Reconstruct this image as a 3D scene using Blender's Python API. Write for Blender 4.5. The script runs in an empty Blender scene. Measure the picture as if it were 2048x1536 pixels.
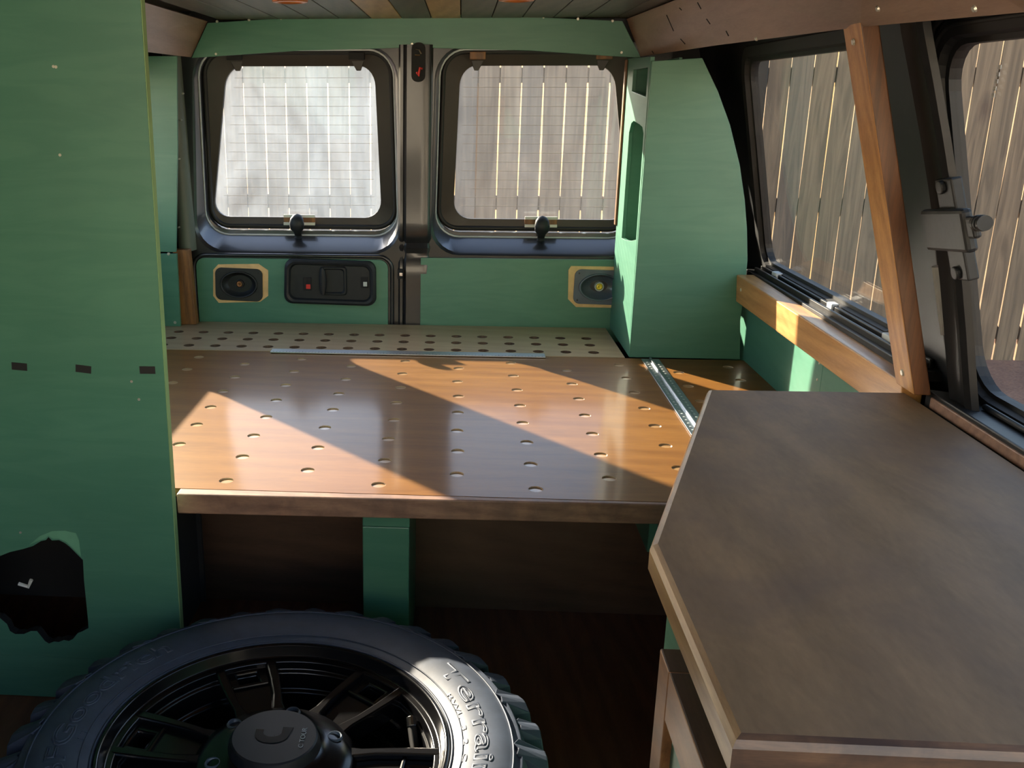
import bpy, bmesh, math, random
from mathutils import Vector, Matrix
from mathutils.geometry import delaunay_2d_cdt
random.seed(7)
S = bpy.context.scene
COL = S.collection
PI = math.pi

# ------------------------------------------------------------------ camera
F = 1900.0; PITCH = math.radians(16.7096); YAW = math.radians(-4.07); CX, CY = 782.3, 768.0
EYE = Vector((0, 0, 1.2))
Wv = Vector((math.sin(YAW)*math.cos(PITCH), math.cos(YAW)*math.cos(PITCH), -math.sin(PITCH)))
Rv = Vector((math.cos(YAW), -math.sin(YAW), 0)); Uv = Rv.cross(Wv)
cam = bpy.data.cameras.new('camera'); cam_o = bpy.data.objects.new('camera', cam); COL.objects.link(cam_o)
cam_o.matrix_world = Matrix(((Rv.x, Uv.x, -Wv.x, EYE.x), (Rv.y, Uv.y, -Wv.y, EYE.y), (Rv.z, Uv.z, -Wv.z, EYE.z), (0, 0, 0, 1)))
cam.sensor_fit = 'HORIZONTAL'; cam.sensor_width = 36; cam.lens = F/2048*36
cam.shift_x = (1024-CX)/2048; cam.clip_start = 0.02; cam.clip_end = 300
S.camera = cam_o
def at(u, v, Y):                       # photo pixel -> point at depth Y (for measuring the place)
    d = Wv + Rv*((u-CX)/F) - Uv*((v-CY)/F)
    return EYE + d*(Y/d.y)

# ------------------------------------------------------------------ light
SUN_D = Vector((1.50, -1.83, -1.0)).normalized()      # travel direction of sunlight: from rear left, low
elev = math.asin(-SUN_D.z)
world = bpy.data.worlds.new('world'); S.world = world; world.use_nodes = True
wn = world.node_tree; wn.nodes.clear()
sky = wn.nodes.new('ShaderNodeTexSky'); sky.sky_type = 'NISHITA'; sky.sun_disc = False
sky.sun_elevation = elev; sky.sun_rotation = math.atan2(-SUN_D.x, -SUN_D.y)
sky.air_density = 1.0; sky.dust_density = 1.5; sky.ozone_density = 1.0
bg = wn.nodes.new('ShaderNodeBackground'); bg.inputs['Strength'].default_value = 0.40
wo = wn.nodes.new('ShaderNodeOutputWorld')
wn.links.new(sky.outputs[0], bg.inputs[0]); wn.links.new(bg.outputs[0], wo.inputs[0])
sun = bpy.data.lights.new('sun', 'SUN'); sun.energy = 15.5; sun.angle = math.radians(0.7); sun.color = (1.0, 0.86, 0.66)
sun_o = bpy.data.objects.new('sun', sun); COL.objects.link(sun_o)
sun_o.rotation_euler = SUN_D.to_track_quat('-Z', 'Y').to_euler(); sun_o.location = (-6, 10, 8)
S.view_settings.view_transform = 'Standard'; S.view_settings.look = 'None'
S.view_settings.gamma = 1; S.view_settings.use_curve_mapping = False
S.view_settings.exposure = 1.02

# ------------------------------------------------------------------ materials
def lin(c):
    return tuple(((x/255)/12.92 if x/255 <= .04045 else ((x/255+.055)/1.055)**2.4) for x in c) + (1,)
class NT:
    def __init__(s, name):
        s.m = bpy.data.materials.new(name); s.m.use_nodes = True; s.t = s.m.node_tree; s.t.nodes.clear()
        s.out = s.n('ShaderNodeOutputMaterial')
    def n(s, typ, **kw):
        x = s.t.nodes.new(typ)
        for k, v in kw.items():
            if k.startswith('_'): setattr(x, k[1:], v)
            else: x.inputs[k.replace('__', ' ')].default_value = v
        return x
    def l(s, a, b): s.t.links.new(a, b)
    def coords(s, scale=(1, 1, 1), rot=(0, 0, 0), kind='Object', rnd=0):
        tc = s.n('ShaderNodeTexCoord'); mp = s.n('ShaderNodeMapping')
        mp.inputs['Scale'].default_value = scale; mp.inputs['Rotation'].default_value = rot
        s.l(tc.outputs[kind], mp.inputs['Vector'])
        if rnd:
            oi = s.n('ShaderNodeObjectInfo'); mm = s.n('ShaderNodeMath', _operation='MULTIPLY'); mm.inputs[1].default_value = rnd
            s.l(oi.outputs['Random'], mm.inputs[0])
            va = s.n('ShaderNodeVectorMath', _operation='ADD'); s.l(mp.outputs[0], va.inputs[0]); s.l(mm.outputs[0], va.inputs[1])
            return va.outputs[0]
        return mp.outputs[0]
    def noise(s, vec, scale=5, detail=4, rough=.55, dist=0):
        x = s.n('ShaderNodeTexNoise'); x.inputs['Scale'].default_value = scale; x.inputs['Detail'].default_value = detail
        x.inputs['Roughness'].default_value = rough; x.inputs['Distortion'].default_value = dist
        s.l(vec, x.inputs['Vector']); return x.outputs['Fac']
    def ramp(s, fac, stops):
        x = s.n('ShaderNodeValToRGB'); e = x.color_ramp.elements
        while len(e) < len(stops): e.new(.5)
        for el, (p, c) in zip(e, stops): el.position = p; el.color = c
        s.l(fac, x.inputs[0]); return x.outputs[0]
    def mix(s, fac, a, b, mode='MIX'):
        x = s.n('ShaderNodeMix', _data_type='RGBA', _blend_type=mode)
        for k, v in ((0, fac), (6, a), (7, b)):
            if hasattr(v, 'is_linked'): s.l(v, x.inputs[k])
            else: x.inputs[k].default_value = v
        return x.outputs[2]
    def bsdf(s, color, rough=.5, metal=0, coat=0, coat_r=.1, spec=.5, bump=None, bstr=.2, bdist=.002):
        b = s.n('ShaderNodeBsdfPrincipled')
        for k, v in (('Base Color', color), ('Roughness', rough), ('Metallic', metal)):
            if hasattr(v, 'is_linked'): s.l(v, b.inputs[k])
            else: b.inputs[k].default_value = v
        b.inputs['Coat Weight'].default_value = coat; b.inputs['Coat Roughness'].default_value = coat_r
        b.inputs['Specular IOR Level'].default_value = spec
        if bump is not None:
            bp = s.n('ShaderNodeBump'); bp.inputs['Strength'].default_value = bstr; bp.inputs['Distance'].default_value = bdist
            s.l(bump, bp.inputs['Height']); s.l(bp.outputs[0], b.inputs['Normal'])
        s.l(b.outputs[0], s.out.inputs['Surface']); return b
M = {}
def plain(name, c, rough=.5, metal=0, coat=0, spec=.5, var=.12, scale=12, bstr=.05):
    t = NT(name); v = t.coords((1, 1, 1)); n = t.noise(v, scale, 4)
    L = lin(c); a = tuple(x*(1-var) for x in L[:3])+(1,); b = tuple(min(1, x*(1+var)) for x in L[:3])+(1,)
    t.bsdf(t.ramp(n, [(.3, a), (.7, b)]), rough, metal, coat, spec=spec, bump=n, bstr=bstr)
    M[name] = t.m; return t.m
def green_mat(name, c, grain_rot=(0, 0, 0), rough=.42):
    t = NT(name); v = t.coords((.8, .8, 6), grain_rot); g = t.noise(v, 4, 5, .6, 1.2)
    v2 = t.coords((1, 1, 1)); blot = t.noise(v2, 3, 3)
    L = lin(c); col = t.ramp(blot, [(.25, tuple(x*.9 for x in L[:3])+(1,)), (.75, tuple(min(1, x*1.08) for x in L[:3])+(1,))])
    col = t.mix(.05, col, t.ramp(g, [(.4, (.02, .08, .04, 1)), (.6, (.25, .45, .3, 1))]))
    sp = t.noise(v2, 160, 2)
    t.bsdf(col, rough, bump=g, bstr=.07, bdist=.003)
    M[name] = t.m
def wood_mat(name, dark, light, scale=(1, 12, 12), rot=(0, 0, 0), rough=.4, coat=0, coat_r=.12, freq=4, bstr=.12, cloud=.35, cloudscale=2.2, cloudcol=None, kind='Object', rnd=0, rings=.5, spec=.5):
    t = NT(name); v = t.coords(scale, rot, kind, rnd)
    g = t.noise(v, freq, 6, .62, 1.2)
    fine = t.noise(t.coords(tuple(x*3 for x in scale), rot, kind, rnd), freq*3, 3, .6, .2)
    wv = t.n('ShaderNodeTexWave', _wave_type='BANDS', _bands_direction='DIAGONAL'); wv.inputs['Scale'].default_value = freq*.22
    wv.inputs['Distortion'].default_value = 9; wv.inputs['Detail'].default_value = 3; wv.inputs['Detail Scale'].default_value = .8
    t.l(v, wv.inputs['Vector'])
    f = t.mix(rings*.5, g, wv.outputs['Fac']); f = t.mix(.3, f, fine)
    col = t.ramp(f, [(.28, lin(dark)), (.72, lin(light))])
    cl = t.noise(t.coords((1, 1, 1), (0, 0, 0), kind, rnd), cloudscale, 4, .6, .5)
    cc = lin(cloudcol) if cloudcol else lin(dark)
    m = t.n('ShaderNodeMath', _operation='MULTIPLY'); m.inputs[1].default_value = cloud
    cr = t.ramp(cl, [(.42, (0, 0, 0, 1)), (.68, (1, 1, 1, 1))]); t.l(cr, m.inputs[0])
    col = t.mix(m.outputs[0], col, cc)
    t.bsdf(col, rough, coat=coat, coat_r=coat_r, spec=spec, bump=f, bstr=bstr, bdist=.0015)
    M[name] = t.m
GREEN = (66, 116, 95)
green_mat('green_paint', GREEN)
plain('green_edge', (124, 156, 104), .6)
wood_mat('bed_wood', (98, 62, 22), (124, 84, 34), (1.6, 14, 14), rough=.5, spec=.12, coat=.28, coat_r=.13, freq=2.6, cloud=.25, bstr=.04, rings=.35, cloudcol=(100, 60, 22))
wood_mat('rear_board_wood', (146, 122, 92), (168, 144, 112), (1.6, 14, 14), rough=.5, spec=.12, coat=.42, coat_r=.12, freq=3.2, cloud=.2, bstr=.05)
wood_mat('hole_sheen_wood', (132, 98, 58), (158, 122, 76), (3, 10, 10), rough=.4, coat=.4, coat_r=.15)  # paler than the board, to paint in the sheen of the hole floors
wood_mat('hole_wood', (150, 128, 100), (186, 164, 130), (4, 4, 40), rough=.4, coat=.3)
wood_mat('nosing_wood', (110, 80, 64), (150, 116, 94), (3, 20, 20), rough=.5, cloud=.6, cloudscale=14, cloudcol=(78, 58, 54))
wood_mat('counter_wood', (104, 82, 56), (132, 106, 76), (7, 2.4, 7), (0, 0, .62), rough=.6, spec=.3, coat=0, coat_r=.4, freq=2.2, cloud=.55, cloudscale=4.5, cloudcol=(88, 70, 60), bstr=.03)
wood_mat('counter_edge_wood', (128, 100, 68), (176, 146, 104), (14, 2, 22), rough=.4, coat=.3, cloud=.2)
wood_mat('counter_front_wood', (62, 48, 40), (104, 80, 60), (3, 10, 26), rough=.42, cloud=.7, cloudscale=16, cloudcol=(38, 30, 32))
wood_mat('rail_wood', (152, 104, 54), (196, 146, 86), (26, 2, 26), rough=.45, coat=.2, cloud=.25, freq=3)
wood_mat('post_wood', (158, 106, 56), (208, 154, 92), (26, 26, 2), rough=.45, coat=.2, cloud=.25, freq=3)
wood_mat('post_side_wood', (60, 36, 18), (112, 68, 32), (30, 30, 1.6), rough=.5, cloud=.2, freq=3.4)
wood_mat('cornice_wood', (118, 88, 70), (152, 120, 100), (14, 2, 14), rough=.42, coat=.25, coat_r=.25, cloud=.25, freq=2.4, bstr=.05)
wood_mat('door_wood', (108, 70, 40), (158, 112, 68), (16, 3, 16), rough=.42, coat=.2, cloud=.3)
wood_mat('door_edge_wood', (44, 34, 26), (88, 66, 46), (20, 2, 20), rough=.5, cloud=.3)
wood_mat('plank_dark', (62, 56, 48), (92, 84, 70), (12, 2, 12), rough=.5, coat=.15, cloud=.3, rnd=9)
wood_mat('plank_light', (140, 108, 66), (178, 142, 92), (12, 2, 12), rough=.5, coat=.15, cloud=.3, rnd=9)
wood_mat('floor_wood', (82, 50, 34), (120, 78, 54), (14, 2, 14), rough=.4, coat=.15, coat_r=.3, cloud=.3)
wood_mat('under_panel_wood', (66, 48, 36), (88, 66, 50), (2, 14, 14), rough=.45, cloud=.35, cloudcol=(124, 100, 80))
wood_mat('brown_timber', (74, 44, 20), (146, 98, 48), (24, 24, 2), rough=.5, cloud=.2)
plain('plywood_tan', (206, 172, 118), .6, var=.15, scale=30)
plain('black_metal', (26, 27, 30), .35, coat=.3, spec=.5, var=.2, scale=20, bstr=.03)
plain('satin_metal', (19, 20, 22), .45, spec=.3, coat=0, var=.25, scale=25, bstr=.06)
plain('pillar_lit', (84, 92, 84), .5, var=.1)  # grey base paints in the light falling on the black door pillar
plain('frit_black', (44, 38, 33), .5, var=.1)
plain('seal_rubber', (18, 18, 18), .6, var=.2)
plain('black_plastic', (30, 33, 36), .5, spec=.3, var=.15, scale=60, bstr=.08)
plain('void_black', (14, 14, 14), .8)
plain('tape_black', (24, 24, 25), .5)
plain('tyre_rubber', (50, 59, 74), .55, var=.18, scale=40, bstr=.15)
plain('rim_black', (8, 8, 10), .2, coat=0, var=.15, scale=50, bstr=.05)
plain('cap_black', (26, 28, 32), .45, var=.1)
plain('logo_black', (8, 8, 9), .25, coat=.6)
plain('cap_print', (150, 158, 162), .5)
plain('aluminium', (176, 182, 188), .32, metal=1, var=.06, scale=60)
plain('chrome', (200, 200, 200), .15, metal=1, var=.03)
plain('screw_metal', (205, 200, 185), .35, metal=.6, var=.1)
plain('ruler_mark', (60, 66, 72), .5)
plain('wire_grey', (150, 138, 126), .6)
plain('copper', (196, 120, 70), .35, metal=.6)
plain('red_plastic', (196, 40, 34), .4)
plain('pale_plastic', (168, 176, 172), .4)
plain('amber_plastic', (214, 190, 40), .35, coat=.5)
plain('cone_grey', (70, 82, 94), .35, coat=.4, var=.25, scale=14)
plain('cone_black', (26, 28, 28), .5)
plain('clear_plastic', (205, 205, 196), .25, coat=.5)
plain('highlight_white', (170, 176, 178), .6)  # pale tone for the painted highlight around the door windows
plain('scuff_paint', (92, 146, 116), .7)
plain('white_caulk', (188, 190, 188), .6)
plain('inner_hull', (60, 58, 54), .8)
# fence and ground
t = NT('fence_wood'); v = t.coords((4.5, 4.5, .3), (0, 0, 0), 'Object', 40)
g = t.noise(v, 4, 4, .5, 2.2)
kv = t.coords((1, 1, .45), (0, 0, 0), 'Object', 40); vo = t.n('ShaderNodeTexVoronoi'); vo.inputs['Scale'].default_value = 3.2; t.l(kv, vo.inputs['Vector'])
knot = t.ramp(vo.outputs['Distance'], [(.04, (1, 1, 1, 1)), (.17, (0, 0, 0, 1))])
oi = t.n('ShaderNodeObjectInfo')
base = t.ramp(oi.outputs['Random'], [(0, lin((122, 102, 80))), (.3, lin((108, 94, 76))), (.55, lin((138, 116, 90))), (.8, lin((102, 96, 88))), (1, lin((126, 106, 82)))])
col = t.mix(.45, base, t.ramp(g, [(.34, lin((74, 60, 46))), (.66, lin((146, 124, 98)))]))
km = t.n('ShaderNodeMath', _operation='MULTIPLY'); km.inputs[1].default_value = .6; t.l(knot, km.inputs[0])
col = t.mix(km.outputs[0], col, lin((70, 52, 42)))
t.bsdf(col, .8, bump=g, bstr=.3); M['fence_wood'] = t.m
t = NT('ground_dirt'); v = t.coords(); g = t.noise(v, 4, 6, .65); g2 = t.noise(v, 60, 3)
col = t.mix(.4, t.ramp(g, [(.3, lin((104, 70, 60))), (.7, lin((150, 108, 88)))]), t.ramp(g2, [(.3, lin((88, 62, 50))), (.7, lin((166, 130, 104)))]))
t.bsdf(col, .9, bump=g2, bstr=.5, bdist=.02); M['ground_dirt'] = t.m
plain('dry_grass', (178, 134, 66), .9, var=.25, scale=3)
plain('bounce_cream', (214, 208, 196), .9, var=.05, scale=8)
plain('bounce_pale', (206, 194, 174), .9, var=.08, scale=2)
# glass: clear pane with a dusty film that catches light
def glass(name, tint, dust, dustcol=(.8, .82, .85, 1)):
    t = NT(name)
    tr = t.n('ShaderNodeBsdfTransparent'); tr.inputs[0].default_value = tint
    df = t.n('ShaderNodeBsdfDiffuse'); df.inputs[0].default_value = dustcol
    tl = t.n('ShaderNodeBsdfTranslucent'); tl.inputs[0].default_value = dustcol
    m1 = t.n('ShaderNodeMixShader'); m1.inputs[0].default_value = .6; t.l(df.outputs[0], m1.inputs[1]); t.l(tl.outputs[0], m1.inputs[2])
    v = t.coords((1, 1, .5)); n = t.noise(v, 6, 5, .65, 1.0)
    r = t.ramp(n, [(.3, (dust*.55,)*3+(1,)), (.75, (min(1, dust*1.5),)*3+(1,))])
    m2 = t.n('ShaderNodeMixShader'); t.l(r, m2.inputs[0]); t.l(tr.outputs[0], m2.inputs[1]); t.l(m1.outputs[0], m2.inputs[2])
    gl = t.n('ShaderNodeBsdfGlossy'); gl.inputs['Roughness'].default_value = .02
    lw = t.n('ShaderNodeLayerWeight'); pw = t.n('ShaderNodeMath', _operation='POWER'); pw.inputs[1].default_value = 5.0; t.l(lw.outputs['Facing'], pw.inputs[0])
    fr = t.n('ShaderNodeMath', _operation='MULTIPLY_ADD'); fr.inputs[1].default_value = .55; fr.inputs[2].default_value = .025; t.l(pw.outputs[0], fr.inputs[0])
    m3 = t.n('ShaderNodeMixShader'); t.l(fr.outputs[0], m3.inputs[0]); t.l(m2.outputs[0], m3.inputs[1]); t.l(gl.outputs[0], m3.inputs[2])
    t.l(m3.outputs[0], t.out.inputs['Surface']); M[name] = t.m
glass('glass_dusty', (.93, .96, 1.0, 1), .07, (.72, .82, .92, 1))
glass('glass_hazy', (.95, .96, .97, 1), .02)
glass('glass_tinted', (.92, .90, .86, 1), .004)

# ------------------------------------------------------------------ geometry helpers
def finish(bm, name, mats, parent=None, smooth=False, bevel=0, autos=None):
    bmesh.ops.recalc_face_normals(bm, faces=bm.faces)
    me = bpy.data.meshes.new(name); bm.to_mesh(me); bm.free()
    if not isinstance(mats, (list, tuple)): mats = [mats]
    for m in mats: me.materials.append(M[m])
    if smooth:
        for p in me.polygons: p.use_smooth = True
    if autos:
        me.set_sharp_from_angle(angle=math.radians(autos)) if hasattr(me, 'set_sharp_from_angle') else None
    o = bpy.data.objects.new(name, me); COL.objects.link(o)
    if parent is not None:
        o.parent = parent; o.location = -world_loc(parent)
    if bevel:
        b = o.modifiers.new('bevel', 'BEVEL'); b.width = bevel; b.segments = 2; b.limit_method = 'ANGLE'; b.angle_limit = math.radians(40)
    return o
def world_loc(o):
    L = Vector((0, 0, 0))
    while o is not None: L += o.location; o = o.parent
    return L
def empty(name, loc):
    o = bpy.data.objects.new(name, None); COL.objects.link(o); o.location = loc; o.empty_display_size = .05; return o
def tag(o, label, cat, group=None):
    o['label'] = label; o['category'] = cat
    if group: o['group'] = group
    return o
def struct(o, label=None):
    o['kind'] = 'structure'
    if label: o['label'] = label
    return o
def box(bm, lo, hi, mi=0, mat=None):
    x0, y0, z0 = lo; x1, y1, z1 = hi
    vs = [bm.verts.new(Vector(c) if mat is None else mat @ Vector(c)) for c in
          ((x0, y0, z0), (x1, y0, z0), (x1, y1, z0), (x0, y1, z0), (x0, y0, z1), (x1, y0, z1), (x1, y1, z1), (x0, y1, z1))]
    for f in ((0, 3, 2, 1), (4, 5, 6, 7), (0, 1, 5, 4), (1, 2, 6, 5), (2, 3, 7, 6), (3, 0, 4, 7)):
        bm.faces.new([vs[i] for i in f]).material_index = mi
    return vs
def hexa(bm, a, b, mi=0):              # two matching quads a, b
    va = [bm.verts.new(p) for p in a]; vb = [bm.verts.new(p) for p in b]; n = len(va)
    fs = [bm.faces.new(va), bm.faces.new(vb[::-1])] + [bm.faces.new((va[i], va[(i+1) % n], vb[(i+1) % n], vb[i])) for i in range(n)]
    for f in fs: f.material_index = mi
    return fs
def plate(bm, outer, holes, fn, thick, mi=0, hole_mi=None):
    """2-D outline with holes, fn(u,v,w)->point, w from 0 to thick"""
    pts = []; edges = []; loops = []
    for lp in [outer]+holes:
        k = len(pts); n = len(lp); pts += [Vector((p[0], p[1])) for p in lp]
        edges += [(k+i, k+(i+1) % n) for i in range(n)]; loops.append(list(range(k, k+n)))
    vo, eo, fo, ov, oe, of = delaunay_2d_cdt(pts, edges, [], 1, 1e-7)
    new = {}
    for i, src in enumerate(ov):
        for j in src: new[j] = i
    fr = [bm.verts.new(fn(v.x, v.y, 0)) for v in vo]; bk = [bm.verts.new(fn(v.x, v.y, thick)) for v in vo]
    def inside(q, lp):
        r = False; n = len(lp)
        for i in range(n):
            (xa, ya), (xb, yb) = lp[i], lp[(i+1) % n]
            if (ya > q[1]) != (yb > q[1]) and q[0] < (xb-xa)*(q[1]-ya)/(yb-ya)+xa: r = not r
        return r
    boxes = [(min(p[0] for p in h), max(p[0] for p in h), min(p[1] for p in h), max(p[1] for p in h), h) for h in holes]
    for ids in fo:
        q = sum((vo[i] for i in ids), Vector((0, 0)))/len(ids)
        if any(b[0] < q.x < b[1] and b[2] < q.y < b[3] and inside(q, b[4]) for b in boxes): continue
        if not inside(q, outer): continue
        bm.faces.new([fr[i] for i in ids]).material_index = mi; bm.faces.new([bk[i] for i in ids][::-1]).material_index = mi
    for k, vs in enumerate(loops):
        n = len(vs)
        for i in range(n):
            a, b = new[vs[i]], new[vs[(i+1) % n]]
            if a != b: bm.faces.new((fr[a], fr[b], bk[b], bk[a])).material_index = (mi if k == 0 or hole_mi is None else hole_mi)
def circ(cx, cy, r, n=16, ry=None, a0=0):
    return [(cx+r*math.cos(a0+2*PI*i/n), cy+(ry or r)*math.sin(a0+2*PI*i/n)) for i in range(n)]
def rrect(x0, x1, z0, z1, r, n=6, tl=0, tr=0):
    """rounded rectangle, top corners shifted inward by tl / tr"""
    pts = []
    for cx, cz, a in ((x1-r, z0+r, -90), (x1-r, z1-r, 0), (x0+r, z1-r, 90), (x0+r, z0+r, 180)):
        for i in range(n+1):
            t_ = math.radians(a+90*i/n); pts.append((cx+r*math.cos(t_), cz+r*math.sin(t_)))
    out = []
    for x, z in pts:
        f = (z-z0)/(z1-z0); c = (x-x0)/(x1-x0)
        out.append((x+f*(tl*(1-c)-tr*c), z))
    return out
def loft(bm, loops, mi=0, closed=True):
    rings = [[bm.verts.new(p) for p in lp] for lp in loops]; n = len(rings[0])
    for a, b in zip(rings, rings[1:]):
        for i in range(n if closed else n-1):
            bm.faces.new((a[i], a[(i+1) % n], b[(i+1) % n], b[i])).material_index = mi
    return rings
def lathe(bm, prof, n=64, c=(0, 0, 0), mi=0, closed=False):
    rings = [[bm.verts.new((c[0]+r*math.cos(2*PI*i/n), c[1]+r*math.sin(2*PI*i/n), c[2]+z)) for i in range(n)] for r, z in prof]
    pairs = list(zip(rings, rings[1:])) + ([(rings[-1], rings[0])] if closed else [])
    for a, b in pairs:
        for i in range(n): bm.faces.new((a[i], a[(i+1) % n], b[(i+1) % n], b[i])).material_index = mi
    return rings
def tube(bm, pts, r, n=8, closed=False, mi=0):
    pts = [Vector(p) for p in pts]; rings = []; m = len(pts); up = None
    for i, p in enumerate(pts):
        a = pts[(i-1) % m] if (closed or i > 0) else p; b = pts[(i+1) % m] if (closed or i < m-1) else p
        d = (b-a).normalized()
        if up is None: up = d.orthogonal().normalized()
        s = d.cross(up).normalized(); up = s.cross(d).normalized()
        rings.append([bm.verts.new(p+(s*math.cos(2*PI*k/n)+up*math.sin(2*PI*k/n))*r) for k in range(n)])
    prs = list(zip(rings, rings[1:])) + ([(rings[-1], rings[0])] if closed else [])
    for a, b in prs:
        for k in range(n): bm.faces.new((a[k], a[(k+1) % n], b[(k+1) % n], b[k])).material_index = mi
    if not closed: bm.faces.new(rings[0][::-1]).material_index = mi; bm.faces.new(rings[-1]).material_index = mi
def cyl(bm, p, q, r, n=16, r2=None, mi=0):
    p = Vector(p); q = Vector(q); d = (q-p).normalized(); u = d.orthogonal().normalized(); w = d.cross(u)
    A = [bm.verts.new(p+(u*math.cos(2*PI*k/n)+w*math.sin(2*PI*k/n))*r) for k in range(n)]
    B = [bm.verts.new(q+(u*math.cos(2*PI*k/n)+w*math.sin(2*PI*k/n))*(r if r2 is None else r2)) for k in range(n)]
    for k in range(n): bm.faces.new((A[k], A[(k+1) % n], B[(k+1) % n], B[k])).material_index = mi
    bm.faces.new(A[::-1]).material_index = mi; bm.faces.new(B).material_index = mi
def one(name, mat, parent, build, **kw):
    bm = bmesh.new(); build(bm); return finish(bm, name, mat, parent, **kw)
def boxo(name, mat, parent, lo, hi, bevel=.002, **kw):
    return one(name, mat, parent, lambda bm: box(bm, lo, hi), bevel=bevel, **kw)
def screw(p, nrm, parent, r=.0042, mat='screw_metal'):
    p = Vector(p); nrm = Vector(nrm).normalized()
    return one('screw', mat, parent, lambda bm: cyl(bm, p-nrm*.001, p+nrm*.0016, r, 10, r*.7))

XC = -.143                                   # centre line of the van
ZB = .45                                     # bed height
GLEAN = .25
def gx(z): return .93-GLEAN*(z-.70)          # right side glass
def mirror_x(x): return 2*XC-x

# ------------------------------------------------------------------ outside: ground and fence
struct(boxo('ground', 'ground_dirt', None, (-40, -30, -.62), (40, 60, -.42), bevel=0), 'bare reddish dirt ground outside the van')
def slope_b(bm):
    nx, ny = 30, 16; vs = []
    for j in range(ny+1):
        for i in range(nx+1):
            x = -30+60*i/nx; y = 8.5+26*j/ny; z = -.41+.16*(y-8.5)+.15*math.sin(x*.7+y)+.1*math.sin(x*1.9-y*1.3)*(j > 0)
            vs.append(bm.verts.new((x, y, z if j else -.43)))
    for j in range(ny):
        for i in range(nx): bm.faces.new((vs[j*(nx+1)+i], vs[j*(nx+1)+i+1], vs[(j+1)*(nx+1)+i+1], vs[(j+1)*(nx+1)+i]))
struct(one('gap_backdrop', 'dry_grass', None, slope_b, smooth=True), 'dry grass bank added behind the fence to colour its glowing gaps')  # bank added so the fence gaps glow golden
struct(boxo('bounce_slab', 'bounce_pale', None, (-12, -16, -.4205), (12, -1.8, -.415), bevel=0), 'pale slab added in front of the van to bounce light inside')  # unseen slab added to throw warm light into the van
struct(boxo('bounce_wall', 'bounce_cream', None, (-7, -6.2, -.43), (7, -6.0, 3.0), bevel=0), 'pale unseen wall added in front of the van to bounce sunlight inside')  # unseen wall added as a sunlit reflector for the partition
FY = 6.2
fence = empty('board_fence', (.6, FY, -.42)); tag(fence, 'weathered wooden board fence standing behind the van', 'fence')
variants = []
for k in range(4):
    bm = bmesh.new(); w = .1242; lo, hi = -.42, 1.64
    rnd = random.Random(k); zs = [lo+(hi-lo)*i/6 for i in range(7)]
    L = [(-w/2+rnd.uniform(-.0025, .0015), z) for z in zs]; R = [(w/2+rnd.uniform(-.0015, .0025), z) for z in zs]
    pts = L+R[::-1]
    hexa(bm, [(x, 0, z) for x, z in pts], [(x, .018, z) for x, z in pts])
    bmesh.ops.recalc_face_normals(bm, faces=bm.faces)
    me = bpy.data.meshes.new('fence_board'); bm.to_mesh(me); bm.free(); me.materials.append(M['fence_wood']); variants.append(me)
x = -3.6; i = 0
while x < 5.4:
    o = bpy.data.objects.new('board', variants[random.randrange(4)]); COL.objects.link(o); o.parent = fence
    o.location = (x-.6, random.uniform(-.003, .003), .42); i += 1
    x += .1345+random.uniform(-.0015, .0015)
for z in (1.34, .56, -.24):
    boxo('rail', 'fence_wood', fence, (-3.7, FY+.019, z-.045), (5.5, FY+.057, z+.045), bevel=0)
for px_ in (-2.4, .1, 2.75, 5.1):
    boxo('post', 'fence_wood', fence, (px_-.045, FY+.058, -.42), (px_+.045, FY+.148, 1.6), bevel=0)

# ------------------------------------------------------------------ shell: floor, roof, walls
def floor_b(bm):
    box(bm, (-1.22, -1.5, -.04), (.95, 3.22, 0))
struct(one('floor', 'floor_wood', None, floor_b), 'dark brown stained wooden floor')
ceil = empty('ceiling', (XC, 2, 1.445)); struct(ceil, 'wooden plank ceiling in dark and light stain')
xs = [-.79, -.69, -.59, -.49, -.393, -.293, -.195, -.101, -.008, .089, .185, .283, .38, .48, .575]
for i, (a, b) in enumerate(zip(xs, xs[1:])):
    light = i in (5, 7)
    boxo('plank', 'plank_light' if light else 'plank_dark', ceil, (a+.0015, -.45, 1.445), (b-.0015, 3.27, 1.457), bevel=.0015)
boxo('roof_skin', 'inner_hull', ceil, (-1.16, -.5, 1.475), (.87, 3.42, 1.50), bevel=0)
for cx, w in ((-.434, 'left'), (.13, 'right')):
    pl = empty('ceiling_light', (cx, 2.53, 1.438))
    tag(pl, 'copper rimmed puck light under the ceiling planks, nearer the %s cornice' % w, 'light', 'ceiling puck lights')
    one('ring', 'copper', pl, lambda bm: lathe(bm, [(.030, .007), (.030, -.004), (.034, -.008), (.044, -.006), (.048, .007)], 32, (cx, 2.53, 1.438), closed=True), smooth=True)
    one('lens', 'clear_plastic', pl, lambda bm: lathe(bm, [(.0005, -.002), (.02, -.002), (.03, -.0005), (.03, .006)], 24, (cx, 2.53, 1.438)), smooth=True)

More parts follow.
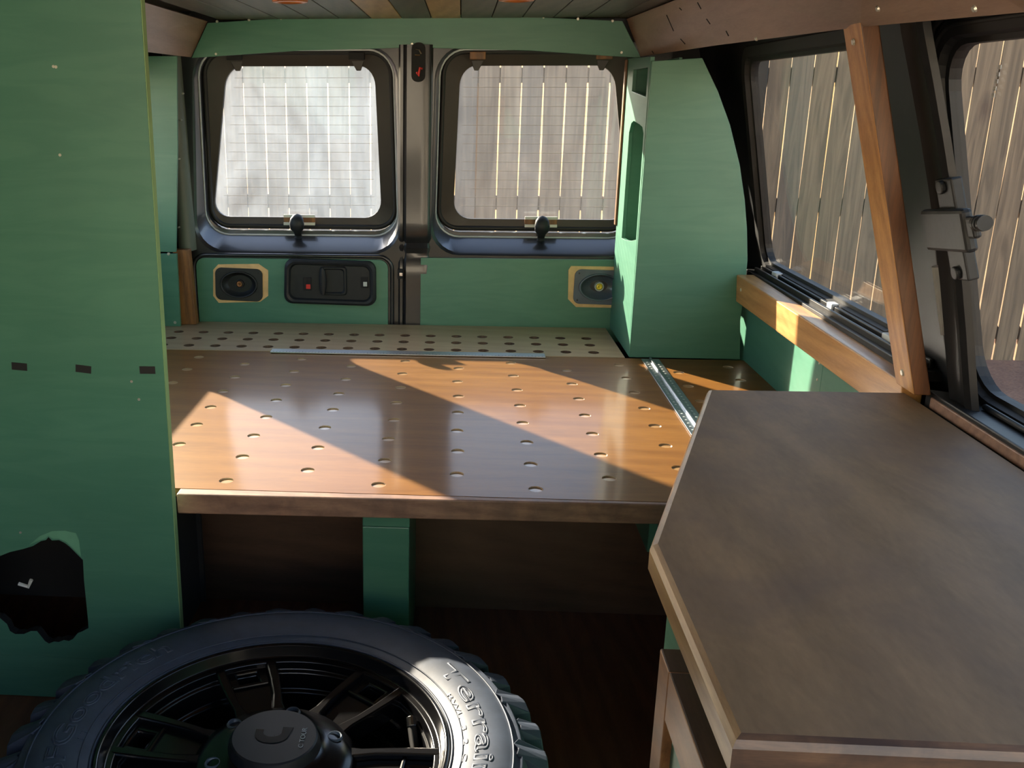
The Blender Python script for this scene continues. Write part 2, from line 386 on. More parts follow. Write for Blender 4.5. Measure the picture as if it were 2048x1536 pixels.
# right side: sheet metal wall with two side windows
def yz_wall(sign, f):
    return (lambda u, v, w: (f(v)+w*sign, u, v))
wr = empty('wall_right', (.93, 1, 0)); struct(wr, 'black painted sheet metal van side with two windows')
def win1_loop(g=0):    # rear side window: rear edge leans forward towards the top
    pts = rrect(1.98-g, 2.875+g, .742-g, 1.295+g, .05+g, 6)
    return [(y-(.11 if y > 2.4 else 0)*max(0, (z-.742)/.553)*((y-2.4)/.5 if y > 2.4 else 0), z) for y, z in pts]
def win2_loop(g=0):
    return rrect(.62-g, 1.685+g, .715-g, 1.282+g, .07+g, 6)
def wr_b(bm):
    plate(bm, [(.50, .60), (3.42, .60), (3.42, 1.475), (-.5, 1.475), (-.5, 1.38), (.50, 1.38)], [win1_loop(.035), win2_loop(.03)], yz_wall(1, lambda z: gx(z)-.02), .03)
one('body_panel', 'satin_metal', wr, wr_b)
boxo('lower_body', 'satin_metal', wr, (.93, .52, -.3), (.97, 3.42, .62), bevel=0)
def frame_b(loopf, g, depth):
    def b(bm):
        lp = [loopf(g), loopf(g-.004), loopf(.012), loopf(.008), loopf(0), loopf(0)]
        off = [-.022, -.024, -.022, -.010, -.008, .012]
        loft(bm, [[(gx(z)+o, y, z) for y, z in l] for l, o in zip(lp, off)])
    return b
for n_, loopf, lab in ((1, win1_loop, 'side window beside the leaning timber'), (2, win2_loop, 'side window at the right edge behind the countertop')):
    w = empty('window_%d' % n_, (.93, loopf(0)[0][0], .74)); struct(w, lab)
    one('frame', 'seal_rubber', w, frame_b(loopf, .04, 0))
    def pane(bm):
        plate(bm, loopf(.004), [], yz_wall(1, lambda z: gx(z)), .004)
    one('pane', 'glass_tinted', w, pane)
    if n_ == 1:
        def track(bm):       # sliding track along the sill
            for dx, z, h in ((-.052, .712, .012), (-.034, .716, .012), (-.014, .722, .010)):
                box(bm, (.93+dx-.004, 1.80, z-.006), (.93+dx+.004, 2.86, z+h))
            box(bm, (.862, 1.78, .690), (.935, 2.90, .711))
        one('sill_track', 'satin_metal', w, track, bevel=.002)
        for y_, s_ in ((2.72, .020), (2.30, .016), (1.98, .022)):
            boxo('sill_clip', 'white_caulk', w, (.886, y_-s_, .716), (.906, y_+s_, .733), bevel=.003)
    else:
        def seal(bm):
            for g in (.045, .028):
                tube(bm, [(gx(z)-.022-(.006 if g > .04 else .002), y, z) for y, z in loopf(g)], .006 if g > .04 else .004, 6, True)
        one('rubber_seal', 'seal_rubber', w, seal, smooth=True)
        # etched maker's mark and small print in the glass corner
        def mk(bm):
            for k in range(5):
                y_ = 1.565-.006*k; z_ = 1.205+.010*k
                box(bm, (gx(z_)-.0012, y_-.0035, z_-.003), (gx(z_)-.0004, y_+.0035, z_+.003))
        one('etched_mark', 'white_caulk', w, mk)
# sill ledge below window 2
def ledge(bm):
    hexa(bm, [(.845, .3, .700), (.93, .3, .690), (.93, .3, .66), (.845, .3, .66)], [(.845, 1.70, .700), (.93, 1.70, .690), (.93, 1.70, .66), (.845, 1.70, .66)])
    tube(bm, [(.895, .3, .700), (.895, 1.60, .700)], .006, 6)
one('sill_ledge', 'satin_metal', wr, ledge, bevel=.003)
# hat-section pillar between the windows
def pillar(bm):
    prof = [(.016, -.037), (.004, -.036), (-.003, -.028), (.002, -.016), (.002, .016), (-.003, .026), (.004, .034), (.030, .040), (.034, .060), (.07, .075)]
    loops = []
    for z in [.665+(1.46-.665)*i/10 for i in range(11)]:
        cy = 1.622+.018*(z-.7)/.6; base = .862-.27*(z-.7)-(.02*math.sin(max(0, (z-.7)/.6)*PI) if z < 1.3 else 0)*-.6
        loops.append([(base+a, cy+b, z) for a, b in prof])
    loft(bm, loops, closed=False)
one('pillar', 'satin_metal', wr, pillar, smooth=True, autos=35)
def slots(bm):
    for z0, z1, r in ((.80, .92, .008),):
        p = [(.862-.27*(z-.7)+.030, 1.704+.018*(z-.7)/.6, z) for z in (z0, z1)]
        tube(bm, p, r, 8)
one('pillar_slot', 'white_caulk', wr, slots)
la = empty('window_latch', (.80, 1.62, .95)); tag(la, 'black pop-out window latch with knob on the pillar', 'latch')
def latch_m(): return Matrix.Translation((.780, 1.585, 1.000)) @ Matrix.Rotation(-.27, 4, 'Y') @ Matrix.Rotation(math.radians(-7), 4, 'X')
lm_ = latch_m()
one('base_plate', 'black_plastic', la, lambda bm: box(bm, (.004, -.028, -.085), (.022, .028, .080), mat=lm_), bevel=.003)
one('cover', 'black_plastic', la, lambda bm: box(bm, (-.012, -.078, -.034), (.006, .066, .034), mat=lm_), bevel=.006)
one('neck', 'black_plastic', la, lambda bm: box(bm, (-.008, -.098, -.012), (.004, -.076, .022), mat=lm_), bevel=.004)
def kn(bm):
    for a, b, r in ((-.095, -.108, .008), (-.108, -.113, .0125), (-.115, -.120, .0125), (-.122, -.128, .0115)):
        cyl(bm, lm_ @ Vector((-.004, a, .012)), lm_ @ Vector((-.004, b, .012)), r, 18)
one('knob', 'black_plastic', la, kn)
for z in (.068, -.072):
    one('bolt', 'black_plastic', la, lambda bm: cyl(bm, lm_ @ Vector((.005, .002, z)), lm_ @ Vector((-.003, .002, z)), .011, 14), bevel=.002)

# left side
wl = empty('wall_left', (mirror_x(.93), 1, 0)); struct(wl, 'van side wall on the left behind the green partition')
def wl_b(bm):
    f = lambda z: mirror_x(gx(max(z, .7))-.01)
    plate(bm, [(-.6, -.3), (3.42, -.3), (3.42, 1.475), (-.6, 1.475)], [rrect(1.75, 3.07, .80, 1.275, .05, 6)], yz_wall(-1, f), .03)
one('body_panel', 'inner_hull', wl, wl_b)
w3 = empty('window_3', (mirror_x(.93), 2.2, .8)); struct(w3, 'left side window hidden behind the partition')
def w3p(bm): plate(bm, rrect(1.74, 3.08, .79, 1.285, .05, 6), [], yz_wall(-1, lambda z: mirror_x(gx(z))), .004)
one('pane', 'glass_hazy', w3, w3p)

wf_ = boxo('front_shade_wall', 'inner_hull', None, (-1.2, -.62, -.3), (.96, -.56, .84), bevel=0); struct(wf_, 'unseen bulkhead added behind the camera to shade the lower interior')  # added out of view to keep front light off the lower parts
# ------------------------------------------------------------------ rear wall and the two rear doors
rw = empty('wall_rear', (XC, 3.3, 0)); struct(rw, 'black van body around the rear doors')
boxo('roof_rail', 'satin_metal', rw, (-1.2, 3.285, 1.365), (.92, 3.42, 1.475), bevel=0)
boxo('corner_pillar', 'satin_metal', rw, (.60, 3.25, -.3), (.97, 3.42, 1.40), bevel=.004)
boxo('corner_pillar', 'satin_metal', rw, (-1.26, 3.25, -.3), (-.965, 3.42, 1.40), bevel=.004)
boxo('door_sill', 'satin_metal', rw, (-1.2, 3.235, -.3), (.92, 3.42, .30), bevel=0)
def dpil(bm):     # rounded inner pillar left of the door
    loops = []
    for z in [.70+.64*i/10 for i in range(11)]:
        c = at(370-(12*math.sin((z-.7)/.64*PI*.5))*0-(z-.7)*14, 400, 3.19).x
        loops.append([(c-.05, 3.26, z), (c-.036, 3.205, z), (c-.012, 3.19, z), (c+.012, 3.20, z), (c+.024, 3.25, z)])
    loft(bm, loops, closed=False)
one('pillar_skin', 'pillar_lit', rw, dpil, smooth=True)
for (u, v) in ((361, 187), (357, 240), (354, 318), (353, 455)):
    p = at(u+4, v, 3.185); one('rivet', 'screw_metal', rw, lambda bm: cyl(bm, p, p+Vector((0, .012, 0)), .003, 8))

ZL = lambda z: 3.39-.165*(z-.79)            # rear glass leans forward towards the top
def door(n_, mir):
    sx = (lambda x: 2*(XC-.005)-x) if mir else (lambda x: x)
    d = empty('door_%d' % n_, (sx(-.57), 3.23, .30))
    struct(d, ('right' if mir else 'left')+' rear van door with window, green lower panel and speaker')
    N = 7
    outer = rrect(-.958, XC-.037, .31, 1.372, .012, N)
    l0 = rrect(-.912, -.197, .69, 1.362, .10, N, .03, .012)
    l1 = rrect(-.905, -.204, .698, 1.358, .10, N, .03, .012)
    l2 = rrect(-.897, -.212, .738, 1.352, .085, N, .03, .012)
    l3 = rrect(-.893, -.216, .752, 1.350, .08, N, .03, .012)
    l4 = rrect(-.886, -.222, .764, 1.346, .07, N, .03, .014)
    gl_ = rrect(-.884+.004, -.274, .796, 1.304, .062, N, .094, -.006+.022)
    def P(lp, y): return [(sx(x), (y(z) if callable(y) else y), z) for x, z in lp]
    def skin(bm):
        loft(bm, [P(outer, 3.40), P(outer, 3.232), P(l0, 3.230), P(l1, 3.238), P(l2, lambda z: ZL(z)-.055), P(l3, lambda z: ZL(z)-.05), P(l3, lambda z: ZL(z)-.012)])
    one('door_skin', 'black_metal', d, skin, smooth=True, autos=30)
    wf = empty('window_frame', (0, 0, 0)); wf.parent = d; wf.location = -d.location
    def fr(bm):
        loft(bm, [P(l4, lambda z: ZL(z)-.012), P(l4, lambda z: ZL(z)-.022), P(gl_, lambda z: ZL(z)-.010), P(gl_, lambda z: ZL(z)+.004)])
    bpy.data.objects.remove(wf)
    wf = one('window_frame', 'frit_black', d, fr)
    def gk(bm):
        tube(bm, P(l4, lambda z: ZL(z)-.02), .0085, 8, True)
    one('gasket', 'seal_rubber', d, gk, smooth=True)
    def g2(bm):
        tube(bm, P(l2, lambda z: ZL(z)-.058), .0035, 6, True)
    one('rim_highlight', 'seal_rubber' if 0 else 'highlight_white', d, g2, smooth=True)  # pale tube stands in for the cream highlight along the window recess
    po = one('pane', 'glass_hazy' if mir else 'glass_dusty', d, lambda bm: plate(bm, rrect(-.90+.012, -.262, .785, 1.316, .06, N, .094, .016), [], lambda u, v, w: (sx(u), ZL(v)+w, v), .004))
    def df(bm):        # heater wires on the glass
        for k in range(15):
            z = .84+k*.0305; xa = -.850+.185*(z-.796)+(.03 if k % 4 == 0 else 0); xb = -.300-(.03 if k % 4 == 2 else 0)
            y = ZL(z)-.0012
            box(bm, (min(sx(xa), sx(xb)), y-.0004, z-.0005), (max(sx(xa), sx(xb)), y+.0004, z+.0005))
    o = one('heater_wires', 'wire_grey', po, df); o['kind'] = 'stuff'
    # clips along the top edge
    for u in (-.75, -.345):
        def cl(bm):
            z = 1.309; y = ZL(z)-.016
            hexa(bm, [(sx(u-.022), y, z+.012), (sx(u+.022), y, z+.012), (sx(u+.010), y, z-.020), (sx(u-.004), y, z-.020)], [(sx(u-.022), y+.012, z+.012), (sx(u+.022), y+.012, z+.012), (sx(u+.010), y+.012, z-.020), (sx(u-.004), y+.012, z-.020)])
        one('top_clip', 'frit_black', d, cl, bevel=.002)
        boxo('top_tab', 'brown_timber' if mir else 'void_black', d, (sx(u)-.026, ZL(1.33)-.045, 1.322), (sx(u)+.026, ZL(1.33)-.03, 1.346), bevel=.002)
    return d, sx
d1, sx1 = door(1, False); d2, sx2 = door(2, True)
# window release knobs with clear keeper plates (one per door, both offset the same way)
for d, u in ((d1, 595), (d2, 1083)):
    c = at(u, 470, 3.31); x = c.x
    kp = empty('release_knob', (x, 3.31, .73)); kp.parent = d; kp.location = Vector((x, 3.31, .73))-d.location
    def plt(bm):
        for z in (.803, .776): box(bm, (x-.056, 3.352, z-.005), (x+.056, 3.362, z+.005))
        box(bm, (x-.056, 3.360, .776), (x+.056, 3.364, .803), 1)
    one('keeper_plate', ['clear_plastic', 'brown_timber'], kp, plt, bevel=.001)
    def kb(bm):
        loft(bm, [[(x+a*.9*s+ox, 3.316-.02*k, zz+b*.012) for a, b in circ(0, 0, 1, 12)] for k, (s, zz, ox) in enumerate(((.010, .70, 0),))]) if 0 else None
        secs = [(.738, .012, 3.325), (.752, .014, 3.312), (.765, .024, 3.302), (.782, .026, 3.300), (.80, .023, 3.303), (.812, .014, 3.31), (.816, .002, 3.312)]
        loft(bm, [[(x+r*math.cos(2*PI*i/14), y+.6*r*math.sin(2*PI*i/14), z) for i in range(14)] for z, r, y in secs])
    one('knob', 'black_plastic', kp, kb, smooth=True)
    def st(bm):
        secs = [(.690, .012), (.700, .030), (.716, .034), (.732, .014), (.745, .010)]
        loft(bm, [[(x+r*math.cos(2*PI*i/14), 3.312+.018*(z-.69)/.05+.5*r*math.sin(2*PI*i/14), z) for i in range(14)] for z, r in secs])
    one('stem', 'black_plastic', kp, st, smooth=True)
    one('grommet', 'seal_rubber', kp, lambda bm: lathe(bm, [(.004, 0), (.012, 0), (.012, .012)], 14, (0, 0, 0)) or [setattr(v, 'co', Vector((x-.118+v.co.x, 3.292-v.co.z, .722+v.co.y))) for v in bm.verts])
# centre flange between the doors, with striker recess and lock
fl = empty('centre_flange', (-.146, 3.215, .31)); fl.parent = d1; fl.location = Vector((-.146, 3.215, .31))-d1.location
def flg(bm):
    prof = [(-.205, 3.226), (-.199, 3.218), (-.190, 3.218), (-.187, 3.222), (-.183, 3.218), (-.178, 3.212), (-.108, 3.212), (-.100, 3.216), (-.094, 3.228)]
    loops = []
    for z in (.33, .44, .56, .60, .655, .675, .695, .715, .73, .745, .76, .80, .95, 1.1, 1.25, 1.366):
        dy = .012 if .665 < z < .74 else (.004 if z < .61 else 0)
        dy += .006*math.sin(z*130) if .66 < z < .77 else 0
        loops.append([(x+.0, y+dy, z) for x, y in prof])
    loft(bm, loops, closed=False)
one('flange_skin', 'black_metal', fl, flg, smooth=True, autos=40)
sr = one('striker_recess', 'void_black', fl, lambda bm: plate(bm, rrect(-.163, -.118, 1.252, 1.372, .02, 6), [], lambda u, v, w: (u, 3.2115-w, v), .003))
one('striker_hook', 'chrome', sr, lambda bm: (tube(bm, [(-.150, 3.206, 1.352), (-.138, 3.203, 1.350), (-.132, 3.206, 1.338)], .0035, 8), tube(bm, [(-.152, 3.206, 1.335), (-.136, 3.206, 1.334)], .003, 8)))
one('red_latch_pawl', 'red_plastic', sr, lambda bm: tube(bm, [(-.146, 3.206, 1.282), (-.140, 3.204, 1.270), (-.136, 3.204, 1.296), (-.128, 3.206, 1.292)], .0035, 8))
lk = at(801, 548, 3.21)
one('door_lock', 'void_black', fl, lambda bm: box(bm, (lk.x-.010, 3.206, lk.z-.017), (lk.x+.008, 3.222, lk.z+.017)), bevel=.002)
one('lock_tongue', 'chrome', fl, lambda bm: box(bm, (lk.x-.004, 3.203, lk.z-.006), (lk.x+.008, 3.207, lk.z+.006)), bevel=.001)

def px_loop(pts, y): return [(at(u, v, y).x, at(u, v, y).z) for u, v in pts]
XZ = lambda y: (lambda u, v, w: (u, y-w, v))
# lower green panels
bp_ = one('green_panel', 'green_paint', d1, lambda bm: plate(bm, rrect(at(396, 600, 3.22).x, at(776, 600, 3.22).x, .40, at(600, 518, 3.22).z, .03, 5), [circ(at(478, 569, 3.216).x, at(478, 569, 3.216).z, .068, 28, .049)], XZ(3.229), .009), bevel=.0015)
# pressed surround of the panel
def surround(bm):
    lp = rrect(at(391, 600, 3.22).x, at(784, 600, 3.22).x, .38, at(600, 512, 3.22).z, .045, 6)
    tube(bm, [(x, 3.226, z) for x, z in lp], .007, 8, True)
one('pressed_rim', 'black_metal', d1, surround, smooth=True)
bp2 = one('green_panel', 'green_paint', d2, lambda bm: plate(bm, rrect(at(841, 600, 3.22).x, at(1262, 600, 3.22).x, .40, at(1000, 517, 3.22).z, .002, 2), [circ(at(1199, 574, 3.212).x, at(1199, 574, 3.212).z, .072, 28, .049)], XZ(3.224), .010), bevel=.0015)
# left speaker
y0 = 3.216
sp = empty('speaker', at(478, 570, y0)); sp.parent = d1; sp.location = at(478, 570, y0)-d1.location
oct_o = px_loop([(437, 606), (520, 604), (536, 592), (536, 541), (517, 528), (436, 529), (426, 540), (426, 592)], y0)
one('plywood_ring', 'plywood_tan', sp, lambda bm: plate(bm, oct_o, [circ(at(478, 569, 3.216).x, at(478, 569, 3.216).z, .068, 28, .049)], XZ(3.2215), .003))
c1 = at(478, 569, y0)
def rot2(p, a, c): return (c[0]+(p[0]-c[0])*math.cos(a)-(p[1]-c[1])*math.sin(a), c[1]+(p[0]-c[0])*math.sin(a)+(p[1]-c[1])*math.cos(a))
def oval_speaker(parent, c, hw, hh, ow, oh, ya, mats, tilt=0):
    fr_ = [rot2(p, tilt, (c.x, c.z)) for p in rrect(c.x-hw, c.x+hw, c.z-hh, c.z+hh, .022, 6)]
    N_ = 28
    one('basket', mats[0], parent, lambda bm: plate(bm, fr_, [circ(c.x, c.z, ow, N_, oh)], XZ(ya), .006), bevel=.001)
    def cone(bm):
        secs = [(1.0, -.006), (.99, -.011), (.93, -.012), (.88, -.007), (.86, .002), (.60, .014), (.36, .022), (.30, .022)]
        loft(bm, [[(x, ya+dy, z) for x, z in circ(c.x, c.z, max(ow*s, .4*oh*s), N_, oh*s if s > .4 else oh*s*1.0)] for s, dy in secs])
    one('cone', mats[1], parent, cone, smooth=True)
    def cap(bm):
        r0 = oh*.33
        loft(bm, [[(x, ya+dy, z) for x, z in circ(c.x, c.z, r0*s, 20)] for s, dy in ((1.0, .022), (1.02, .006), (.92, .001), (.74, .003), (.72, .010))])
    one('dust_cap_ring', mats[2], parent, cap, smooth=True)
    def cap2(bm):
        r0 = oh*.33
        loft(bm, [[(x, ya+dy, z) for x, z in circ(c.x, c.z, r0*s, 20)] for s, dy in ((.72, .010), (.62, .002), (.36, .001), (.22, .005), (.01, .007))])
    one('dust_cap', mats[3], parent, cap2, smooth=True)
    for sx_ in (-1, 1):
        for sz_ in (-1, 1):
            p = rot2((c.x+sx_*(hw-.014), c.z+sz_*(hh-.013)), tilt, (c.x, c.z))
            one('screw', 'black_plastic', parent, lambda bm: cyl(bm, (p[0], ya-.007, p[1]), (p[0], ya-.004, p[1]), .003, 8))
oval_speaker(sp, Vector((c1.x, y0, c1.z)), .083, .057, .066, .047, 3.2185, ('cone_black', 'cone_black', 'cone_black', 'brown_timber'), -.03)
# right speaker
y0 = 3.212
sp2 = empty('speaker', at(1199, 574, y0)); sp2.parent = d2; sp2.location = at(1199, 574, y0)-d2.location
c2 = at(1199, 574, y0)
ring_o = px_loop([(1152, 614), (1258, 616), (1262, 534), (1142, 532), (1137, 540), (1136, 598)], y0)
one('plywood_ring', 'plywood_tan', sp2, lambda bm: plate(bm, ring_o, [circ(c2.x, c2.z, .072, 28, .049)], XZ(3.2145), .004))
oval_speaker(sp2, Vector((c2.x, y0, c2.z)), .086, .059, .070, .047, 3.2105, ('cone_grey', 'cone_grey', 'pale_plastic', 'amber_plastic'), -.02)
# inside door handle
y0 = 3.21
hd = empty('handle_bezel', at(660, 566, y0)); hd.parent = d1; hd.location = at(660, 566, y0)-d1.location
ch = at(660, 565, y0); px1 = at(661, 565, y0).x-ch.x
def hloop(hw, hh, r, dx=0, dz=0): return [rot2(p, -.02, (ch.x, ch.z)) for p in rrect(ch.x-hw*px1+dx, ch.x+hw*px1+dx, ch.z-hh*px1+dz, ch.z+hh*px1+dz, r, 6, .004, .004)]
def bez(bm):
    loft(bm, [[(x, y, z) for x, z in lp] for lp, y in ((hloop(93, 45, .03), 3.220), (hloop(92, 44, .03), 3.203), (hloop(87, 40, .028), 3.198), (hloop(83, 36, .026), 3.201), (hloop(80, 33, .024), 3.214))])
one('rim', 'black_plastic', hd, bez, smooth=True, autos=40)
one('dish', 'black_plastic', hd, lambda bm: plate(bm, hloop(81, 34, .024), [], XZ(3.2155), .003))
def cup(bm):
    u0 = at(667, 562, y0)
    loft(bm, [[(x, y, z) for x, z in rrect(u0.x-a*px1, u0.x+a*px1, u0.z-b*px1, u0.z+b*px1, .012, 5)] for a, b, y in ((27, 29, 3.2125), (25, 27, 3.206), (22, 25, 3.206), (20, 22, 3.212), (2, 2, 3.2125))])
one('pull_cup', 'black_plastic', hd, cup, smooth=True, autos=40)
def lev(bm):
    u0 = at(646, 562, y0)
    secs = [(-28, 2), (-24, 5), (-10, 7.5), (8, 7.5), (22, 5.5), (27, 2)]
    loft(bm, [[(u0.x+w_*px1*math.cos(2*PI*i/12), 3.203+.008*math.sin(2*PI*i/12), u0.z+h*px1) for i in range(12)] for h, w_ in secs])
one('pull_lever', 'cone_grey' if 0 else 'black_plastic', hd, lev, smooth=True)
for u, v, w_, h_, nm, m2, off in ((615, 568, 8, 13, 'lock_switch', 'red_plastic', -5), (729, 565, 7, 11, 'light_switch', 'pale_plastic', -3)):
    p = at(u, v, y0)
    s_ = one(nm, 'void_black', hd, lambda bm: box(bm, (p.x-w_*px1, 3.2085, p.z-h_*px1), (p.x+w_*px1, 3.2135, p.z+h_*px1)), bevel=.0015)
    one('rocker', m2, s_, lambda bm: box(bm, (p.x-w_*.5*px1+.002, 3.2060, p.z+(off-4.5)*px1), (p.x+w_*.75*px1, 3.2090, p.z+(off+4.5)*px1)), bevel=.001)

# ------------------------------------------------------------------ trims: green header and brown cornices
tr3 = one('trim_1', 'green_paint', None, lambda bm: plate(bm, px_loop([(383, 116), (600, 101), (830, 95), (1060, 101), (1282, 116), (1245, 42), (1040, 33), (830, 27), (620, 33), (415, 46)], 3.225), [], lambda u, v, w: (u, 3.225+w, v), .012), bevel=.001)
struct(tr3, 'sage green header board above the rear doors')
for u, v in ((434, 43), (498, 40), (562, 37), (627, 34), (690, 31), (757, 29), (820, 29), (892, 29), (957, 30), (1018, 32), (1087, 34), (1156, 38), (1225, 42), (432, 108), (824, 88), (1243, 105)):
    p = at(u, v, 3.225); screw((p.x, 3.225, p.z), (0, -1, 0), tr3, .005)
def cornice(name, top, bot, lab):
    def b(bm):
        n = len(top); th = .012
        A = [Vector(p) for p in top]; B = [Vector(p) for p in bot]
        nr = ((A[-1]-A[0]).cross(B[0]-A[0])).normalized()
        if nr.z < 0: nr = -nr
        rows = [A, B, [p+nr*th for p in B], [p+nr*th for p in A]]
        loft(bm, [[r[i] for r in rows] for i in range(n)])
        bm.faces.new([bm.verts[i] for i in range(0)]) if 0 else None
    o = one(name, 'cornice_wood', None, b); struct(o, lab); return o
t1 = cornice('trim_2', [(.512, 3.235, 1.440), (.545, 2.4, 1.440), (.56, 1.5, 1.440), (.57, .6, 1.440), (.57, -.6, 1.440)], [(.562, 3.235, 1.328), (.602, 2.45, 1.322), (.645, 1.7, 1.312), (.69, 1.30, 1.302), (.70, .6, 1.30)], 'brown stained cornice board along the right of the ceiling')
# continuation towards the front and the dark joint above it
t2 = cornice('trim_3', [(-.826, 3.235, 1.440), (-.83, 2.4, 1.440), (-.84, 1.67, 1.440)], [(-.885, 3.235, 1.330), (-.905, 2.4, 1.325), (-.93, 1.67, 1.32)], 'brown stained cornice board left of the ceiling above the green pillar cover')
def cracks(bm):
    for (u0, v0, u1, v1) in ((1333, 30, 1347, 62), (1361, 78, 1370, 88), (1395, 5, 1402, 18), (1413, 38, 1420, 48), (1452, 62, 1457, 72), (1304, 102, 1307, 107), (1359, 16, 1363, 20)):
        pts = []
        for (u, v) in ((u0, v0), (u1, v1)):
            d = Wv + Rv*((u-CX)/F) - Uv*((v-CY)/F)
            A = Vector((.512, 3.235, 1.440)); nrm = (Vector((.56, 1.5, 1.440))-A).cross(Vector((.562, 3.235, 1.328))-A)
            tt = (A-EYE).dot(nrm)/d.dot(nrm); pts.append(EYE+d*tt)
        tube(bm, pts, .0012, 5)
one('surface_crack', 'void_black', t1, cracks)['kind'] = 'stuff'
for (u, v) in ((1512, 78), (1755, 18), (1948, 18)):
    d = Wv + Rv*((u-CX)/F) - Uv*((v-CY)/F); A = Vector((.545, 2.4, 1.440)); nrm = (Vector((.56, 1.5, 1.440))-A).cross(Vector((.602, 2.45, 1.322))-A)
    tt = (A-EYE).dot(nrm)/d.dot(nrm); p = EYE+d*tt; n1 = nrm.normalized(); n1 = n1 if n1.dot(EYE-p) > 0 else -n1
    screw(p, n1, t1, .005)

# ------------------------------------------------------------------ right pillar cover (green column)
pc = empty('pillar_cover', (.68, 3.0, ZB)); tag(pc, 'tall green painted pillar cover with curved edge beside the right rear door', 'cover')
front = [(.521, ZB+.001), (.849, ZB+.001), (.838, .57), (.841, .68), (.840, .75), (.829, .84), (.814, .923), (.790, 1.02), (.752, 1.13), (.710, 1.22), (.659, 1.308), (.523, 1.300)]
one('front_panel', 'green_paint', pc, lambda bm: plate(bm, front, [], lambda u, v, w: (u, 2.82+w, v), .012), bevel=.0012)
nich = [(2.850, .802), (2.93, .787), (3.02, .776), (3.10, .772), (3.098, 1.10), (3.07, 1.128), (3.03, 1.136), (2.93, 1.128), (2.88, 1.122), (2.854, 1.105)]
up_o = [(2.86, 1.205), (3.10, 1.222), (3.10, 1.285), (2.86, 1.285)]
one('side_panel', 'green_paint', pc, lambda bm: plate(bm, [(2.833, ZB+.001), (3.22, ZB+.001), (3.22, 1.322), (2.833, 1.312)], [nich, up_o], lambda u, v, w: (.521+w, u, v), .012), bevel=.0008)
def nb(bm):
    box(bm, (.600, 2.834, .74), (.608, 3.20, 1.31)); box(bm, (.534, 2.834, 1.15), (.600, 3.19, 1.16)); box(bm, (.534, 2.834, .748), (.600, 3.19, .757)); box(bm, (.534, 3.112, .757), (.600, 3.120, 1.31))
one('niche_liner', 'green_paint', pc, nb)
boxo('edge_strip', 'brown_timber', pc, (.514, 3.205, .80), (.520, 3.228, 1.318), bevel=.001)
# ------------------------------------------------------------------ left pillar cover
lp_ = empty('corner_cover', (-1.05, 3.13, ZB)); tag(lp_, 'narrow green painted corner cover beside the left rear door', 'cover')
e = lambda v: at(355, v, 3.13)
one('upper_panel', 'green_paint', lp_, lambda bm: plate(bm, [(-1.19, at(340, 504, 3.13).z), (at(352, 504, 3.13).x, at(340, 504, 3.13).z), (at(355, 300, 3.13).x, e(300).z), (at(354, 118, 3.13).x, 1.33), (-1.10, 1.33)], [], lambda u, v, w: (u, 3.13+w, v), .010), bevel=.001)
one('lower_panel', 'green_paint', lp_, lambda bm: plate(bm, [(-1.21, ZB+.001), (at(361, 640, 3.13).x, ZB+.001), (at(354, 507, 3.13).x, at(340, 507, 3.13).z), (-1.21, at(340, 507, 3.13).z)], [], lambda u, v, w: (u, 3.124+w, v), .014), bevel=.001)
for u, v in ((337, 508), (350, 645)):
    p = at(u, v, 3.124); screw(p, (0, -1, 0), lp_, .006)
# timber upright at the left door jamb
tp = at(372, 570, 3.17)
ju = one('jamb_timber', 'brown_timber', None, lambda bm: hexa(bm, [(tp.x-.026, 3.15, ZB+.002), (tp.x+.034, 3.15, ZB+.002), (tp.x+.034, 3.185, ZB+.002), (tp.x-.026, 3.185, ZB+.002)], [(tp.x-.034, 3.15, at(372, 500, 3.15).z), (tp.x+.022, 3.15, at(372, 500, 3.15).z), (tp.x+.022, 3.185, at(372, 500, 3.15).z), (tp.x-.034, 3.185, at(372, 500, 3.15).z)]), bevel=.002)
tag(ju, 'short brown stained timber upright at the left door jamb', 'timber')

# ------------------------------------------------------------------ right side wall panels, rail, leaning timber
gp1 = boxo('wall_lower_right', 'green_paint', None, (.858, 2.212, .0), (.870, 3.20, .63)); struct(gp1, 'green painted panel below the wooden rail, rear half')
gp1.name = 'wall_right_lower'
gp2 = boxo('wall_right_lower', 'green_paint', None, (.856, 1.0, .0), (.870, 2.208, .63)); struct(gp2, 'green painted panel below the wooden rail, front half')
for z in (.60, .56): screw((.858, 2.235, z), (-1, 0, 0), gp1, .004)
ra = one('wooden_rail', 'rail_wood', None, lambda bm: hexa(bm, [(.818, 2.817, .628), (.862, 2.817, .628), (.862, 2.817, .708), (.812, 2.817, .708)], [(.8315, 1.752, .618), (.866, 1.752, .618), (.866, 1.752, .695), (.8265, 1.752, .695)]), bevel=.003)
tag(ra, 'orange-brown wooden rail running under the side window', 'rail')
screw((.815, 2.77, .672), (-1, 0, 0), ra, .006)
# thin stained strips of the rail behind the countertop
for k in range(2):
    s_ = one('backing_strip', 'nosing_wood', ra, lambda bm: box(bm, (.842+.013*k, .60, .672), (.8515+.013*k, 1.675, .692+.003*k)), bevel=.002)
